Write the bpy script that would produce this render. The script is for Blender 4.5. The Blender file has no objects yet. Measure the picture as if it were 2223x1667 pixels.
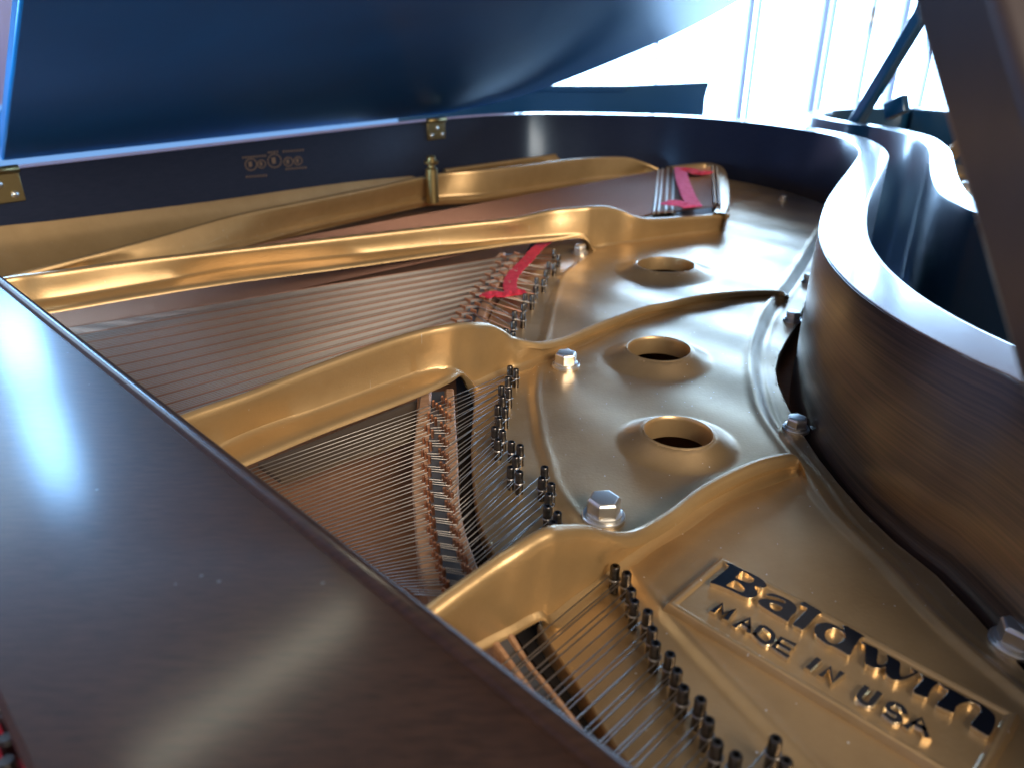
import bpy, bmesh, math, random
import numpy as np
from mathutils import Vector, Matrix
random.seed(7); rng = np.random.default_rng(7)
SC = bpy.context.scene; COL = SC.collection
R = math.radians
# ------------------------------------------------------------------ camera
H = 0.26; FPX = 1600.0; HOR = 95.0; CX, CY = 1111.5, 833.5
PIT = math.atan((CY-HOR)/FPX); CP, SP = math.cos(PIT), math.sin(PIT)
cd = bpy.data.cameras.new('camera'); cam = bpy.data.objects.new('camera', cd); COL.objects.link(cam)
cam.location = (0, 0, H); cam.rotation_euler = (math.pi/2-PIT, 0, 0)
cd.sensor_width = 36; cd.lens = FPX/2223*36; cd.clip_start = 0.01; cd.clip_end = 100
cd.dof.use_dof = True; cd.dof.focus_distance = 0.52; cd.dof.aperture_fstop = 7.5; cd.dof.aperture_blades = 9
SC.camera = cam
# ------------------------------------------------------------------ world, exposure, lamps
w = bpy.data.worlds.new("World"); SC.world = w; w.use_nodes = True
bgn = w.node_tree.nodes['Background']; bgn.inputs[0].default_value = (.95, .86, .84, 1); bgn.inputs[1].default_value = .26
SC.view_settings.view_transform = 'Standard'; SC.view_settings.look = 'None'; SC.view_settings.exposure = 0; SC.view_settings.gamma = 1
def area(name, loc, target, sx, sy, energy, col):
    l = bpy.data.lights.new(name, 'AREA'); l.shape = 'RECTANGLE'; l.size = sx; l.size_y = sy; l.energy = energy; l.color = col
    o = bpy.data.objects.new(name, l); COL.objects.link(o); o.location = loc
    o.rotation_euler = (Vector(target)-Vector(loc)).to_track_quat('-Z', 'Y').to_euler(); return o
area('room_lamp', (1.3, -1.7, 1.5), (0, .7, 0), 1.6, 1.0, 116, (1.0, .83, .64))
area('blue_lid_fill', (-1.45, .25, .02), (-.60, 1.0, .36), .6, .5, 13, (.45, .75, 1.0)).data.spread = R(60)  # unseen blue fill added to light the lid underside, no window here
tl_ = area('ceiling_tube_lamp', (-.96, 2.07, 2.1), (-.96, 2.07, 0), .055, 1.0, 7.5, (1.0, .96, .74)); tl_.rotation_euler = (0, 0, -math.atan2(.52, .72))
# ------------------------------------------------------------------ helpers
def P(px, py, z=0.0):                    # a traced point carried to its real place on the level z
    X = (px-CX)/FPX; T = (py-CY)/FPX
    fw = CP-T*SP; dn = SP+T*CP; s = (H-z)/dn
    return Vector((X*s, fw*s, z))
def zfit(px, py, w2):                    # height at which a ridge point stands over plan point w2
    best = min((( (P(px, py, z).xy-w2).length, z) for z in np.linspace(.004, .09, 173)), key=lambda t: t[0]); return best[1]
def crom(pts, n=6, closed=False):
    A = np.array([tuple(p) for p in pts], float); m = len(A); out = []
    seg = m if closed else m-1
    for i in range(seg):
        if closed: p0, p1, p2, p3 = A[i-1], A[i], A[(i+1) % m], A[(i+2) % m]
        else: p0, p1, p2, p3 = A[max(i-1, 0)], A[i], A[i+1], A[min(i+2, m-1)]
        for k in range(n):
            t = k/n
            out.append(.5*((2*p1)+(-p0+p2)*t+(2*p0-5*p1+4*p2-p3)*t*t+(-p0+3*p1-3*p2+p3)*t**3))
    if not closed: out.append(A[-1])
    return np.array(out)
def resample(A, n):
    A = np.asarray(A, float); d = np.r_[0, np.cumsum(np.linalg.norm(np.diff(A, axis=0), axis=1))]
    t = np.linspace(0, d[-1], n); return np.stack([np.interp(t, d, A[:, k]) for k in range(A.shape[1])], 1)
def mesh(name, vs, fs, mat, parent=None, smooth=False, label=None):
    me = bpy.data.meshes.new(name); me.from_pydata([tuple(v) for v in vs], [], fs); me.validate(); me.update()
    mats = mat if isinstance(mat, (list, tuple)) else [mat]
    for m in mats: me.materials.append(m)
    if smooth: me.polygons.foreach_set('use_smooth', [True]*len(me.polygons))
    o = bpy.data.objects.new(name, me); COL.objects.link(o)
    if parent: o.parent = parent
    if label: o['label'] = label
    return o
def fixn(o, flip=False):
    bm = bmesh.new(); bm.from_mesh(o.data); bmesh.ops.recalc_face_normals(bm, faces=bm.faces); bm.to_mesh(o.data); bm.free(); return o
def autosm(o, ang=35):
    o.data.polygons.foreach_set('use_smooth', [True]*len(o.data.polygons))
    try: o.data.set_sharp_from_angle(angle=R(ang))
    except Exception: pass
    return o
def bevel(o, wd, seg=2, ang=30):
    b = o.modifiers.new('bevel', 'BEVEL'); b.width = wd; b.segments = seg; b.limit_method = 'ANGLE'; b.angle_limit = R(ang); autosm(o); return o
def grid(name, rows, mat, parent=None, smooth=True, closed=False, caps=False):
    rows = [np.asarray(r, float) for r in rows]; n = len(rows); m = len(rows[0]); vs = np.concatenate(rows); fs = []
    mm = m if closed else m-1
    for i in range(n-1):
        for j in range(mm):
            a = i*m+j; b = i*m+(j+1) % m; fs.append((a, b, b+m, a+m))
    if caps: fs.append(tuple(range(m-1, -1, -1))); fs.append(tuple((n-1)*m+j for j in range(m)))
    o = mesh(name, vs, fs, mat, parent, smooth); fixn(o); return autosm(o, 40) if smooth else o
def tube_geo(pts, r, k=6, caps=True):
    pts = [Vector(p) for p in pts]; vs = []; fs = []; n = len(pts)
    rr = r if isinstance(r, (list, tuple)) else [r]*n
    for i, p in enumerate(pts):
        t = (pts[min(i+1, n-1)]-pts[max(i-1, 0)]).normalized(); up = Vector((0, 0, 1)) if abs(t.z) < .9 else Vector((1, 0, 0))
        a = t.cross(up).normalized(); b = a.cross(t)
        for j in range(k):
            th = 2*math.pi*j/k; vs.append(p+(a*math.cos(th)+b*math.sin(th))*rr[i])
    for i in range(n-1):
        for j in range(k): fs.append((i*k+j, i*k+(j+1) % k, (i+1)*k+(j+1) % k, (i+1)*k+j))
    if caps: fs.append(tuple(range(k-1, -1, -1))); fs.append(tuple((n-1)*k+j for j in range(k)))
    return vs, fs
def tube(name, pts, r, mat, parent=None, k=6): 
    vs, fs = tube_geo(pts, r, k); return mesh(name, vs, fs, mat, parent, True)
def lathe_geo(prof, k=20, phase=0):      # prof list of (r,z)
    vs = []; fs = []; n = len(prof)
    for r, z in prof:
        for j in range(k): th = 2*math.pi*j/k+phase; vs.append(Vector((r*math.cos(th), r*math.sin(th), z)))
    for i in range(n-1):
        for j in range(k): fs.append((i*k+j, i*k+(j+1) % k, (i+1)*k+(j+1) % k, (i+1)*k+j))
    fs.append(tuple(range(k-1, -1, -1))); fs.append(tuple((n-1)*k+j for j in range(k)))
    return vs, fs
def prism(name, poly, z0, z1, mat, parent=None, holes=(), bev=0, topmat=None):
    bm = bmesh.new(); loops = [poly]+list(holes); edges = []
    for lp in loops:
        v = [bm.verts.new((p[0], p[1], z1)) for p in lp]
        for i in range(len(v)): edges.append(bm.edges.new((v[i], v[(i+1) % len(v)])))
    bmesh.ops.triangle_fill(bm, edges=edges, use_beauty=True, use_dissolve=False)
    top = list(bm.faces)
    g = bmesh.ops.extrude_face_region(bm, geom=top)
    for v in [x for x in g['geom'] if isinstance(x, bmesh.types.BMVert)]: v.co.z = z0
    bmesh.ops.recalc_face_normals(bm, faces=bm.faces)
    if topmat is not None:
        for f in bm.faces:
            if f.normal.z > .9 and f.calc_center_median().z > (z0+z1)/2: f.material_index = 1
    me = bpy.data.meshes.new(name); bm.to_mesh(me); bm.free(); me.materials.append(mat)
    if topmat is not None: me.materials.append(topmat)
    o = bpy.data.objects.new(name, me); COL.objects.link(o)
    if parent: o.parent = parent
    if bev: bevel(o, bev)
    return o
def box(name, lo, hi, mat, parent=None, bev=0):
    x0, y0, z0 = lo; x1, y1, z1 = hi
    vs = [(x0,y0,z0),(x1,y0,z0),(x1,y1,z0),(x0,y1,z0),(x0,y0,z1),(x1,y0,z1),(x1,y1,z1),(x0,y1,z1)]
    o = mesh(name, vs, [(0,3,2,1),(4,5,6,7),(0,1,5,4),(1,2,6,5),(2,3,7,6),(3,0,4,7)], mat, parent)
    if bev: bevel(o, bev)
    return o
def beam(name, a, b, wx, wy, mat, parent=None, bev=.003, up=(0,0,1)):
    a = Vector(a); b = Vector(b); t = (b-a).normalized(); s = t.cross(Vector(up)).normalized(); u = s.cross(t); vs = []
    for p in (a, b):
        for i, j in ((-1,-1),(1,-1),(1,1),(-1,1)): vs.append(p+s*i*wx/2+u*j*wy/2)
    o = mesh(name, vs, [(0,3,2,1),(4,5,6,7),(0,1,5,4),(1,2,6,5),(2,3,7,6),(3,0,4,7)], mat, parent); fixn(o); bevel(o, bev, 3); return o
def empty(name, label, cat, loc=(0,0,0), group=None):
    o = bpy.data.objects.new(name, None); COL.objects.link(o); o.location = loc; o['label'] = label; o['category'] = cat; o.empty_display_size = .05
    if group: o['group'] = group
    return o
def inpoly(X, Y, poly):
    ins = np.zeros(X.shape, bool); n = len(poly)
    for i in range(n):
        x1, y1 = poly[i][:2]; x2, y2 = poly[(i+1) % n][:2]
        if y1 == y2: continue
        c = ((y1 > Y) != (y2 > Y)) & (X < (x2-x1)*(Y-y1)/(y2-y1)+x1); ins ^= c
    return ins
def sdist(X, Y, line):                   # signed distance to an open polyline (+ on its left)
    best = np.full(X.shape, 1e9); sg = np.ones(X.shape); nx = X.copy(); ny = Y.copy()
    for i in range(len(line)-1):
        ax, ay = line[i][:2]; bx, by = line[i+1][:2]; dx, dy = bx-ax, by-ay; L = dx*dx+dy*dy+1e-18
        t = np.clip(((X-ax)*dx+(Y-ay)*dy)/L, 0, 1); qx = ax+t*dx; qy = ay+t*dy; d = np.hypot(X-qx, Y-qy)
        m = d < best; best[m] = d[m]; sg[m] = np.sign(dx*(Y-ay)-dy*(X-ax))[m]; nx[m] = qx[m]; ny[m] = qy[m]
    return best*sg, nx, ny
sstep = lambda t: (lambda c: c*c*(3-2*c))(np.clip(t, 0, 1))
# ------------------------------------------------------------------ materials
def mat(name, col, rough=.5, metal=0, coat=0, coatr=.1, spec=.5, tint=None):
    m = bpy.data.materials.new(name); m.use_nodes = True; b = m.node_tree.nodes['Principled BSDF']
    b.inputs['Base Color'].default_value = (*col, 1); b.inputs['Roughness'].default_value = rough; b.inputs['Metallic'].default_value = metal
    b.inputs['Coat Weight'].default_value = coat; b.inputs['Coat Roughness'].default_value = coatr; b.inputs['Specular IOR Level'].default_value = spec
    if tint: b.inputs['Specular Tint'].default_value = (*tint, 1)
    return m
def nd(m, t, **kw):
    n = m.node_tree.nodes.new(t)
    for k, v in kw.items(): setattr(n, k, v)
    return n
def lk(m, a, b): m.node_tree.links.new(a, b)
def varied(m, c1, c2, scale=20, stretch=(1,1,1), detail=6, rot=0, lo=.3, hi=.7):
    b = m.node_tree.nodes['Principled BSDF']; tc = nd(m, 'ShaderNodeTexCoord'); mp = nd(m, 'ShaderNodeMapping')
    mp.inputs['Scale'].default_value = stretch; mp.inputs['Rotation'].default_value = (0, 0, rot) if not isinstance(rot, tuple) else rot
    no = nd(m, 'ShaderNodeTexNoise'); no.inputs['Scale'].default_value = scale; no.inputs['Detail'].default_value = detail; no.inputs['Roughness'].default_value = .65
    r = nd(m, 'ShaderNodeValToRGB'); r.color_ramp.elements[0].position = lo; r.color_ramp.elements[1].position = hi
    r.color_ramp.elements[0].color = (*c1, 1); r.color_ramp.elements[1].color = (*c2, 1)
    lk(m, tc.outputs['Object'], mp.inputs[0]); lk(m, mp.outputs[0], no.inputs[0]); lk(m, no.outputs[0], r.inputs[0]); lk(m, r.outputs[0], b.inputs['Base Color'])
    return mp, no, r
def bump(m, scale, strength, dist=.001, stretch=(1,1,1), rot=0, detail=3, target=None):
    b = m.node_tree.nodes['Principled BSDF']; tc = nd(m, 'ShaderNodeTexCoord'); mp = nd(m, 'ShaderNodeMapping'); mp.inputs['Scale'].default_value = stretch
    mp.inputs['Rotation'].default_value = (0, 0, rot) if not isinstance(rot, tuple) else rot
    no = nd(m, 'ShaderNodeTexNoise'); no.inputs['Scale'].default_value = scale; no.inputs['Detail'].default_value = detail
    bp = nd(m, 'ShaderNodeBump'); bp.inputs['Strength'].default_value = strength; bp.inputs['Distance'].default_value = dist
    lk(m, tc.outputs['Object'], mp.inputs[0]); lk(m, mp.outputs[0], no.inputs[0]); lk(m, no.outputs[0], bp.inputs['Height']); lk(m, bp.outputs[0], b.inputs['Normal'])
    return bp, no
def rvar(m, lo, hi, scale, stretch=(1,1,1)):
    b = m.node_tree.nodes['Principled BSDF']; tc = nd(m, 'ShaderNodeTexCoord'); mp = nd(m, 'ShaderNodeMapping'); mp.inputs['Scale'].default_value = stretch
    no = nd(m, 'ShaderNodeTexNoise'); no.inputs['Scale'].default_value = scale; no.inputs['Detail'].default_value = 5
    mr = nd(m, 'ShaderNodeMapRange'); mr.inputs['From Min'].default_value = .3; mr.inputs['From Max'].default_value = .7; mr.inputs['To Min'].default_value = lo; mr.inputs['To Max'].default_value = hi
    lk(m, tc.outputs['Object'], mp.inputs[0]); lk(m, mp.outputs[0], no.inputs[0]); lk(m, no.outputs[0], mr.inputs[0]); lk(m, mr.outputs[0], b.inputs['Roughness'])
def dust(m, scale=260, thr=.70, col=(.62,.62,.58), amt=.6):   # specks of dust lying on a surface
    nt = m.node_tree; b = nt.nodes['Principled BSDF']; src = b.inputs['Base Color'].links[0].from_socket
    tc = nd(m, 'ShaderNodeTexCoord'); fl = nd(m, 'ShaderNodeMapping'); fl.inputs['Scale'].default_value = (1,1,.02); vo = nd(m, 'ShaderNodeTexVoronoi'); vo.inputs['Scale'].default_value = scale; vo.inputs['Randomness'].default_value = 1
    no = nd(m, 'ShaderNodeTexNoise'); no.inputs['Scale'].default_value = 9
    a = nd(m, 'ShaderNodeMath', operation='LESS_THAN'); a.inputs[1].default_value = .10
    g = nd(m, 'ShaderNodeSeparateColor'); t = nd(m, 'ShaderNodeMath', operation='GREATER_THAN'); t.inputs[1].default_value = thr
    mu = nd(m, 'ShaderNodeMath', operation='MULTIPLY'); mu2 = nd(m, 'ShaderNodeMath', operation='MULTIPLY'); mu2.inputs[1].default_value = amt
    mx = nd(m, 'ShaderNodeMix', data_type='RGBA'); mx.inputs[7].default_value = (*col, 1)
    lk(m, tc.outputs['Object'], fl.inputs[0]); lk(m, fl.outputs[0], vo.inputs['Vector']); lk(m, vo.outputs['Distance'], a.inputs[0]); lk(m, vo.outputs['Color'], g.inputs[0]); lk(m, g.outputs[0], t.inputs[0])
    lk(m, a.outputs[0], mu.inputs[0]); lk(m, t.outputs[0], mu.inputs[1]); lk(m, mu.outputs[0], mu2.inputs[0])
    lk(m, mu2.outputs[0], mx.inputs[0]); lk(m, src, mx.inputs[6]); lk(m, mx.outputs[2], b.inputs['Base Color'])
GOLD = mat('gold_paint', (.42,.27,.12), .38, .72, .5, .22); varied(GOLD, (.45,.305,.150), (.62,.44,.235), 9, detail=7); bump(GOLD, 420, .20, .0006); rvar(GOLD, .31, .46, 22); dust(GOLD, 210, .82, (.95,.95,.92), 1.0)
WORN = mat('worn_gold_edge', (.78,.66,.46), .24, .9)
GOLDS = mat('gold_paint_strut', (.42,.26,.10), .40, .66, .45, .25); varied(GOLDS, (.42,.28,.125), (.54,.37,.18), 12, detail=7); bump(GOLDS, 650, .22, .0006); dust(GOLDS, 300, .85)
LETB = mat('black_enamel', (.004,.006,.012), .18, 0, .5, .08)
WOODR = mat('walnut_satin', (.05,.024,.014), .30, 0, .7, .24)
varied(WOODR, (.010,.008,.010), (.072,.046,.036), 150, (1,1,9), 6, rot=(R(14),R(6),0), lo=.38, hi=.62); bump(WOODR, 300, .12, .0004, (1,1,10)); 
WOODB = mat('walnut_shelf', (.04,.02,.013), .45, 0, .30, .15, spec=.12)
varied(WOODB, (.016,.0075,.0045), (.042,.020,.012), 90, (1,6,1), 6, rot=R(45)); bump(WOODB, 220, .10, .0004, (1,7,1), R(45)); dust(WOODB, 130, .93, (.30,.33,.36), .25)
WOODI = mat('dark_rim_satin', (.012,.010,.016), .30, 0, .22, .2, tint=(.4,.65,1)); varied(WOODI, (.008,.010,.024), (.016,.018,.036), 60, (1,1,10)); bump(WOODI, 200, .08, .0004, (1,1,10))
LIDM = mat('lid_satin', (.004,.018,.05), .38, 0, .08, .25, spec=.75, tint=(.15,.55,1)); varied(LIDM, (.0,.058,.165), (.001,.078,.215), 6); bump(LIDM, 120, .06, .0006, (1,9,1), R(50))  # blue of the reflected daylight is put into the lid's base colour
EBON = mat('ebony_polish', (.003,.034,.085), .28, 0, .9, .14, tint=(.45,.75,1)); bump(EBON, 60, .10, .001, (1,1,.1))  # blue window reflections are put into the black case's base colour
RTOP = mat('rim_top_varnish', (.05,.026,.018), .22, 0, .8, .10); varied(RTOP, (.035,.018,.013), (.075,.038,.024), 60); bump(RTOP, 400, .07, .0003)
CHROME = mat('nickel', (.74,.74,.72), .30, .9); bump(CHROME, 500, .05, .0003)
PINM = mat('blued_steel', (.10,.10,.11), .30, 1); varied(PINM, (.05,.05,.055), (.17,.16,.15), 300)
STEEL = mat('string_steel', (.40,.385,.37), .42, 1)
COPPER = mat('copper_winding', (.34,.19,.14), .45, 1); 
CPIN = mat('copper_pin', (.60,.30,.18), .35, 1)
SBOARD = mat('soundboard_spruce', (.30,.12,.04), .65, 0, .0, .2, spec=.2); varied(SBOARD, (.27,.12,.055), (.44,.215,.105), 55, (1,12,1), 4, rot=R(-38)); bump(SBOARD, 200, .15, .0005, (1,10,1), R(-38))
MAPLE = mat('bridge_maple', (.42,.24,.14), .5); varied(MAPLE, (.30,.16,.09), (.50,.31,.19), 80, (1,6,1), 4, rot=R(20))
GRAPH = mat('graphite_notch', (.07,.08,.10), .38, .2)
FELT = mat('red_felt', (.62,.02,.06), .95); varied(FELT, (.50,.012,.045), (.72,.05,.10), 160); bump(FELT, 900, .6, .001)
PINK = mat('pink_felt', (.75,.08,.26), .9); varied(PINK, (.62,.05,.17), (.80,.14,.36), 120); bump(PINK, 700, .6, .001)
BRASS = mat('brass', (.36,.28,.13), .42, 1)
BLACK = mat('hole_shade_black', (.012,.010,.010), .9)
WHITEP = mat('white_paint', (.80,.82,.84), .5)
FLOORM = mat('polished_floor', (.30,.31,.32), .22, 0, .4, .1); varied(FLOORM, (.24,.25,.26), (.36,.37,.38), 3)
WALLM = mat('lilac_wall_paint', (.42,.36,.46), .8); varied(WALLM, (.38,.33,.42), (.46,.40,.50), 2)
CEILM = mat('ceiling_paint', (.55,.50,.44), .9); varied(CEILM, (.50,.46,.40), (.58,.53,.47), 2)
def emis(name, col, s):
    m = bpy.data.materials.new(name); m.use_nodes = True; nt = m.node_tree; nt.nodes.clear(); e = nt.nodes.new('ShaderNodeEmission'); o = nt.nodes.new('ShaderNodeOutputMaterial')
    e.inputs[0].default_value = (*col, 1); e.inputs[1].default_value = s; nt.links.new(e.outputs[0], o.inputs[0]); return m
SKYM = emis('daylight_sky', (.40,.66,1.0), 19.0)
SKYL = emis('daylight_sky_left', (.26,.56,1.0), 85.0)
GLOWM = emis('blue_gap_glow', (.24,.50,.98), .85)
def glassm():
    m = bpy.data.materials.new('window_glass'); m.use_nodes = True; nt = m.node_tree; nt.nodes.clear()
    t = nt.nodes.new('ShaderNodeBsdfTransparent'); g = nt.nodes.new('ShaderNodeBsdfGlossy'); g.inputs['Roughness'].default_value = .02; mx = nt.nodes.new('ShaderNodeMixShader'); o = nt.nodes.new('ShaderNodeOutputMaterial')
    mx.inputs[0].default_value = .05; nt.links.new(t.outputs[0], mx.inputs[1]); nt.links.new(g.outputs[0], mx.inputs[2]); nt.links.new(mx.outputs[0], o.inputs[0]); return m
GLASS = glassm()
def framem():
    m = bpy.data.materials.new('white_window_frame'); m.use_nodes = True; nt = m.node_tree; b = nt.nodes['Principled BSDF']; b.inputs['Base Color'].default_value = (.8,.84,.88,1)
    t = nt.nodes.new('ShaderNodeBsdfTranslucent'); t.inputs[0].default_value = (.26,.32,.42,1); mx = nt.nodes.new('ShaderNodeMixShader'); mx.inputs[0].default_value = .5
    o = nt.nodes['Material Output']; nt.links.new(b.outputs[0], mx.inputs[1]); nt.links.new(t.outputs[0], mx.inputs[2]); nt.links.new(mx.outputs[0], o.inputs[0]); return m
FRAMEM = framem()
# ------------------------------------------------------------------ setting
def struct(o): o['kind'] = 'structure'; return o
FZ = -.86
BOUNCEM = mat('blue_bounce', (.04,.16,.42), .95); varied(BOUNCEM, (.03,.13,.36), (.06,.20,.50), 40); bump(BOUNCEM, 300, .5, .004)
struct(box('blue_bounce_sheet', (-3.6, 1.9, FZ+.001), (.25, 3.85, FZ+.02), BOUNCEM))  # unseen blue sheet added on the floor to give the lid a blue reflection
struct(box('floor', (-4, -4, FZ-.05), (6, 4.6, FZ), FLOORM))
# sky behind the windows
struct(mesh('sky', [(-.66,5.2,-1.2),(7,5.2,-1.2),(7,5.2,4),(-.66,5.2,4)], [(0,1,2,3)], SKYM))
# window wall at the back: head wall, side wall and window with mullions
WY = 4.0
struct(box('wall_behind_lid', (-4, WY-.06, -.02), (.02, WY+.06, 1.25), WALLM))
struct(box('wall_above_side_window', (-4, WY-.06, 2.55), (.02, WY+.06, 3.0), WALLM))
struct(box('wall_beside_high_window', (-2.7, WY-.055, 1.25), (.02, WY+.055, 2.55), WALLM))
struct(mesh('sky', [(-4.6,5.2,1.0),(-.9,5.2,1.0),(-.9,5.2,4),(-4.6,5.2,4)], [(0,1,2,3)], SKYL))
struct(mesh('blue_glow_sheet', [(-6,5.2,-2.5),(-.665,5.2,-2.5),(-.665,5.2,.99),(-6,5.2,.99)], [(0,1,2,3)], GLOWM))  # glowing sheet added to show as a blue strip between rim and lid
hw = empty('high_window', 'pair of high window panes above the lilac wall, seen mirrored in the shelf', 'window', (-4, WY, 1.25))
for k_ in range(3):
    o_ = box('mullion', (-4+k_*.8-.03*(k_>0), WY-.03, 1.251), (-4+k_*.8+.03, WY+.03, 2.549), FRAMEM, None, .004); o_.parent = hw; o_.matrix_parent_inverse = Matrix.Translation(-hw.location)
for k_ in range(2):
    o_ = box('pane', (-4+k_*.8+.031, WY-.004, 1.252), (-4+(k_+1)*.8-.031, WY+.004, 2.548), GLASS); o_.parent = hw; o_.matrix_parent_inverse = Matrix.Translation(-hw.location)
struct(box('wall_above_window', (.02, WY-.06, 1.27), (6, WY+.06, 3.0), WALLM))
win = empty('tall_window', 'tall overexposed window wall with thin white vertical bars behind the pianos', 'window', (.02, WY, FZ))
def mwx(px, y): return (px-CX)/FPX/(CP-(120-CY)/FPX*SP)*y
mull = [(.02, .05), (mwx(1422, WY), .018), (mwx(1607, WY), .05), (mwx(1632, WY), .02), (mwx(1764, WY), .055), (mwx(1790, WY), .02), (mwx(1870, WY), .03), (mwx(1935, WY), .05), (mwx(2010, WY), .03), (2.7, .06), (3.3, .05), (4.0, .06)]
def child(o, par):
    o.parent = par; o.matrix_parent_inverse = Matrix.Translation(-par.location); return o
for x, wd in mull: child(box('mullion', (x+wd*.15, WY-.03, FZ), (x+wd*.75, WY+.03, 1.27), FRAMEM, None, .004), win)
xs = [m[0]+m[1] for m in mull]
for i in range(len(mull)-1):
    if mull[i+1][0]-xs[i] > .03: child(box('pane', (xs[i]+.001, WY-.004, FZ+.05), (mull[i+1][0]-.001, WY+.004, 1.26), GLASS), win)
child(box('sill', (.05, WY-.08, FZ), (4.2, WY-.031, FZ+.08), FRAMEM, None, .004), win)
lat = child(tube('latch', [(mwx(1868, WY), WY-.05, .30), (mwx(1868, WY), WY-.05, .42)], .018, CHROME, None, 8), win)
# left wall with a high window
struct(box('wall_left', (-3.06, -4, FZ), (-3.0, WY-.06, 3.0), WALLM))
o_ = box('transom', (-4, WY-.035, 1.74), (-2.70, WY+.035, 1.86), FRAMEM, None, .004); o_.parent = hw; o_.matrix_parent_inverse = Matrix.Translation(-hw.location)
w2 = empty('side_window', 'bright side window on the left wall beyond the lid, mirrored in the shelf', 'window', (-2.99, 1.5, .9))
child(mesh('pane', [(-2.97,2.2,.95),(-2.97,3.9,.95),(-2.97,3.9,2.5),(-2.97,2.2,2.5)], [(0,1,2,3)], emis('lit_window_pane', (.5,.72,1), 7.0)), w2)
for yy in (2.2, 3.05, 3.9): child(box('mullion', (-2.99, yy-.03, .92), (-2.95, yy+.03, 2.53), FRAMEM), w2)
# ------------------------------------------------------------------ the piano
piano = empty('grand_piano', 'open walnut grand piano with gold cast plate, filling the foreground', 'piano')
def fromuv(): pass
RZ = .115
rim_in_px = [(2182,814),(2117,786),(2042,749),(1966,708),(1896,663),(1846,623),(1805,578),(1785,543),(1776,513),(1777,487),(1783,462),(1795,432),(1815,402),(1841,369),(1857,347),(1864,332),(1856,317),(1831,302),(1790,291),(1740,282),(1665,271),(1564,260),(1464,253)]
rin = [Vector((.262,-.30,0)), Vector((.252,-.05,0)), Vector((.246,.15,0)), Vector((.242,.27,0))]+[P(x, y, RZ) for x, y in rim_in_px]
rin += [Vector((.262,1.748,0)), Vector((.155,1.772,0)), Vector((.045,1.775,0)), Vector((-.045,1.725,0)), Vector((-.115,1.660,0))]
SPN = Vector((.5854,.8107,0)); SPC = Vector((.8107,-.5854,0)); SA = Vector((-.637,.956,0))
rin += [SA+SPN*t for t in (.76,.6,.4,.2,0,-.2,-.5)]
rin = resample(crom([v.xy for v in rin], 8), 260)
tan = np.gradient(rin, axis=0); tan /= np.linalg.norm(tan, axis=1)[:, None]
k5 = np.ones(5)/5; tan = np.stack([np.convolve(np.pad(tan[:, i], 2, 'edge'), k5, 'valid') for i in (0, 1)], 1); tan /= np.linalg.norm(tan, axis=1)[:, None]
outn = np.stack([tan[:, 1], -tan[:, 0]], 1)    # pointing out of the case
TH = .040; rout = rin+outn*TH
def sect(offs): return offs
def rimgrid(name, prof, m, par):
    rows = [np.stack([np.r_[rin[i]+outn[i]*o, z] for o, z in prof]) for i in range(len(rin))]
    return grid(name, rows, m, par)
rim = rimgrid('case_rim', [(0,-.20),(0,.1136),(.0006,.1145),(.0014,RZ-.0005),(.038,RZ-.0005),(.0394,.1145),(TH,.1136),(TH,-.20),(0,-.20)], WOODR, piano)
def alonguv(o, path, m):
    d = np.r_[0, np.cumsum(np.linalg.norm(np.diff(path, axis=0), axis=1))]; me = o.data; uv = me.uv_layers.new(name='grain'); li = np.empty(len(me.loops), np.int32); me.loops.foreach_get('vertex_index', li)
    co = np.empty(len(me.vertices)*3); me.vertices.foreach_get('co', co); co = co.reshape(-1, 3); k = li % m
    uv.data.foreach_set('uv', np.stack([d[li//m], co[li, 2]+k*.0007], 1).ravel())
alonguv(rim, rin, 9)
GR = WOODR.node_tree
for n_ in list(GR.nodes):
    if n_.type == 'MAPPING':
        u_ = GR.nodes.new('ShaderNodeUVMap'); u_.uv_map = 'grain'; GR.links.new(u_.outputs[0], n_.inputs[0]); n_.inputs['Scale'].default_value = (.055, 3.2, 1); n_.inputs['Rotation'].default_value = (0, 0, R(4))
# flat cap of varnish on the rim, its own part
cap = rimgrid('rim_top', [(.0010,RZ-.0007),(.0013,RZ-.0002),(.0020,RZ),(.0030,RZ),(.0362,RZ),(.0372,RZ),(.0379,RZ-.0002),(.0384,RZ-.0007)], RTOP, piano)
# material by stretch: the tail and spine are nearly black
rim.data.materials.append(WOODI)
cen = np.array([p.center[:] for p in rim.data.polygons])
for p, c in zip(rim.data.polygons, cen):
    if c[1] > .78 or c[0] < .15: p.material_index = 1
# soundboard
sb = [tuple(q) for q in (rin-outn*.0)[::6]]
prism('soundboard', sb, -.045, -.036, SBOARD, piano)
# ---- iron plate (relief surface)
Q = lambda l, z=0.0, n=6: crom([P(x, y, z).xy for x, y in l], n)
ringl = Q([(1800,470),(1770,518),(1715,603),(1660,678),(1635,744),(1632,800),(1640,850),(1658,900),(1705,970),(1755,1030),(1815,1115),(1916,1216),(2017,1326),(2117,1417),(2223,1502),(2400,1640)])
creasel = Q([(1900,1800),(1765,1667),(1630,1530),(1500,1395),(1388,1268),(1330,1200),(1240,1110),(1200,1050),(1188,1006),(1173,955),(1165,907),(1159,866),(1159,825),(1165,785),(1178,740),(1189,695),(1200,652),(1225,595),(1275,556),(1340,520),(1420,495)])
gapT = [(1560,1900),(1460,1765),(1363,1638),(1333,1597),(1304,1550),(1269,1491),(1228,1432),(1193,1380),(1172,1345)]
gapM = [(1110,1235),(1074,1191),(1054,1150),(1038,1093),(1030,1031),(1026,968),(1029,905),(1031,858),(1026,830),(1018,815)]
gapN = [(1045,720),(1062,692),(1078,660),(1108,622),(1145,575),(1184,530),(1200,518)]
gT = Q(gapT, 0, 4); gM = Q(gapM, 0, 4); gN = Q(gapN, 0, 4)
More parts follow.
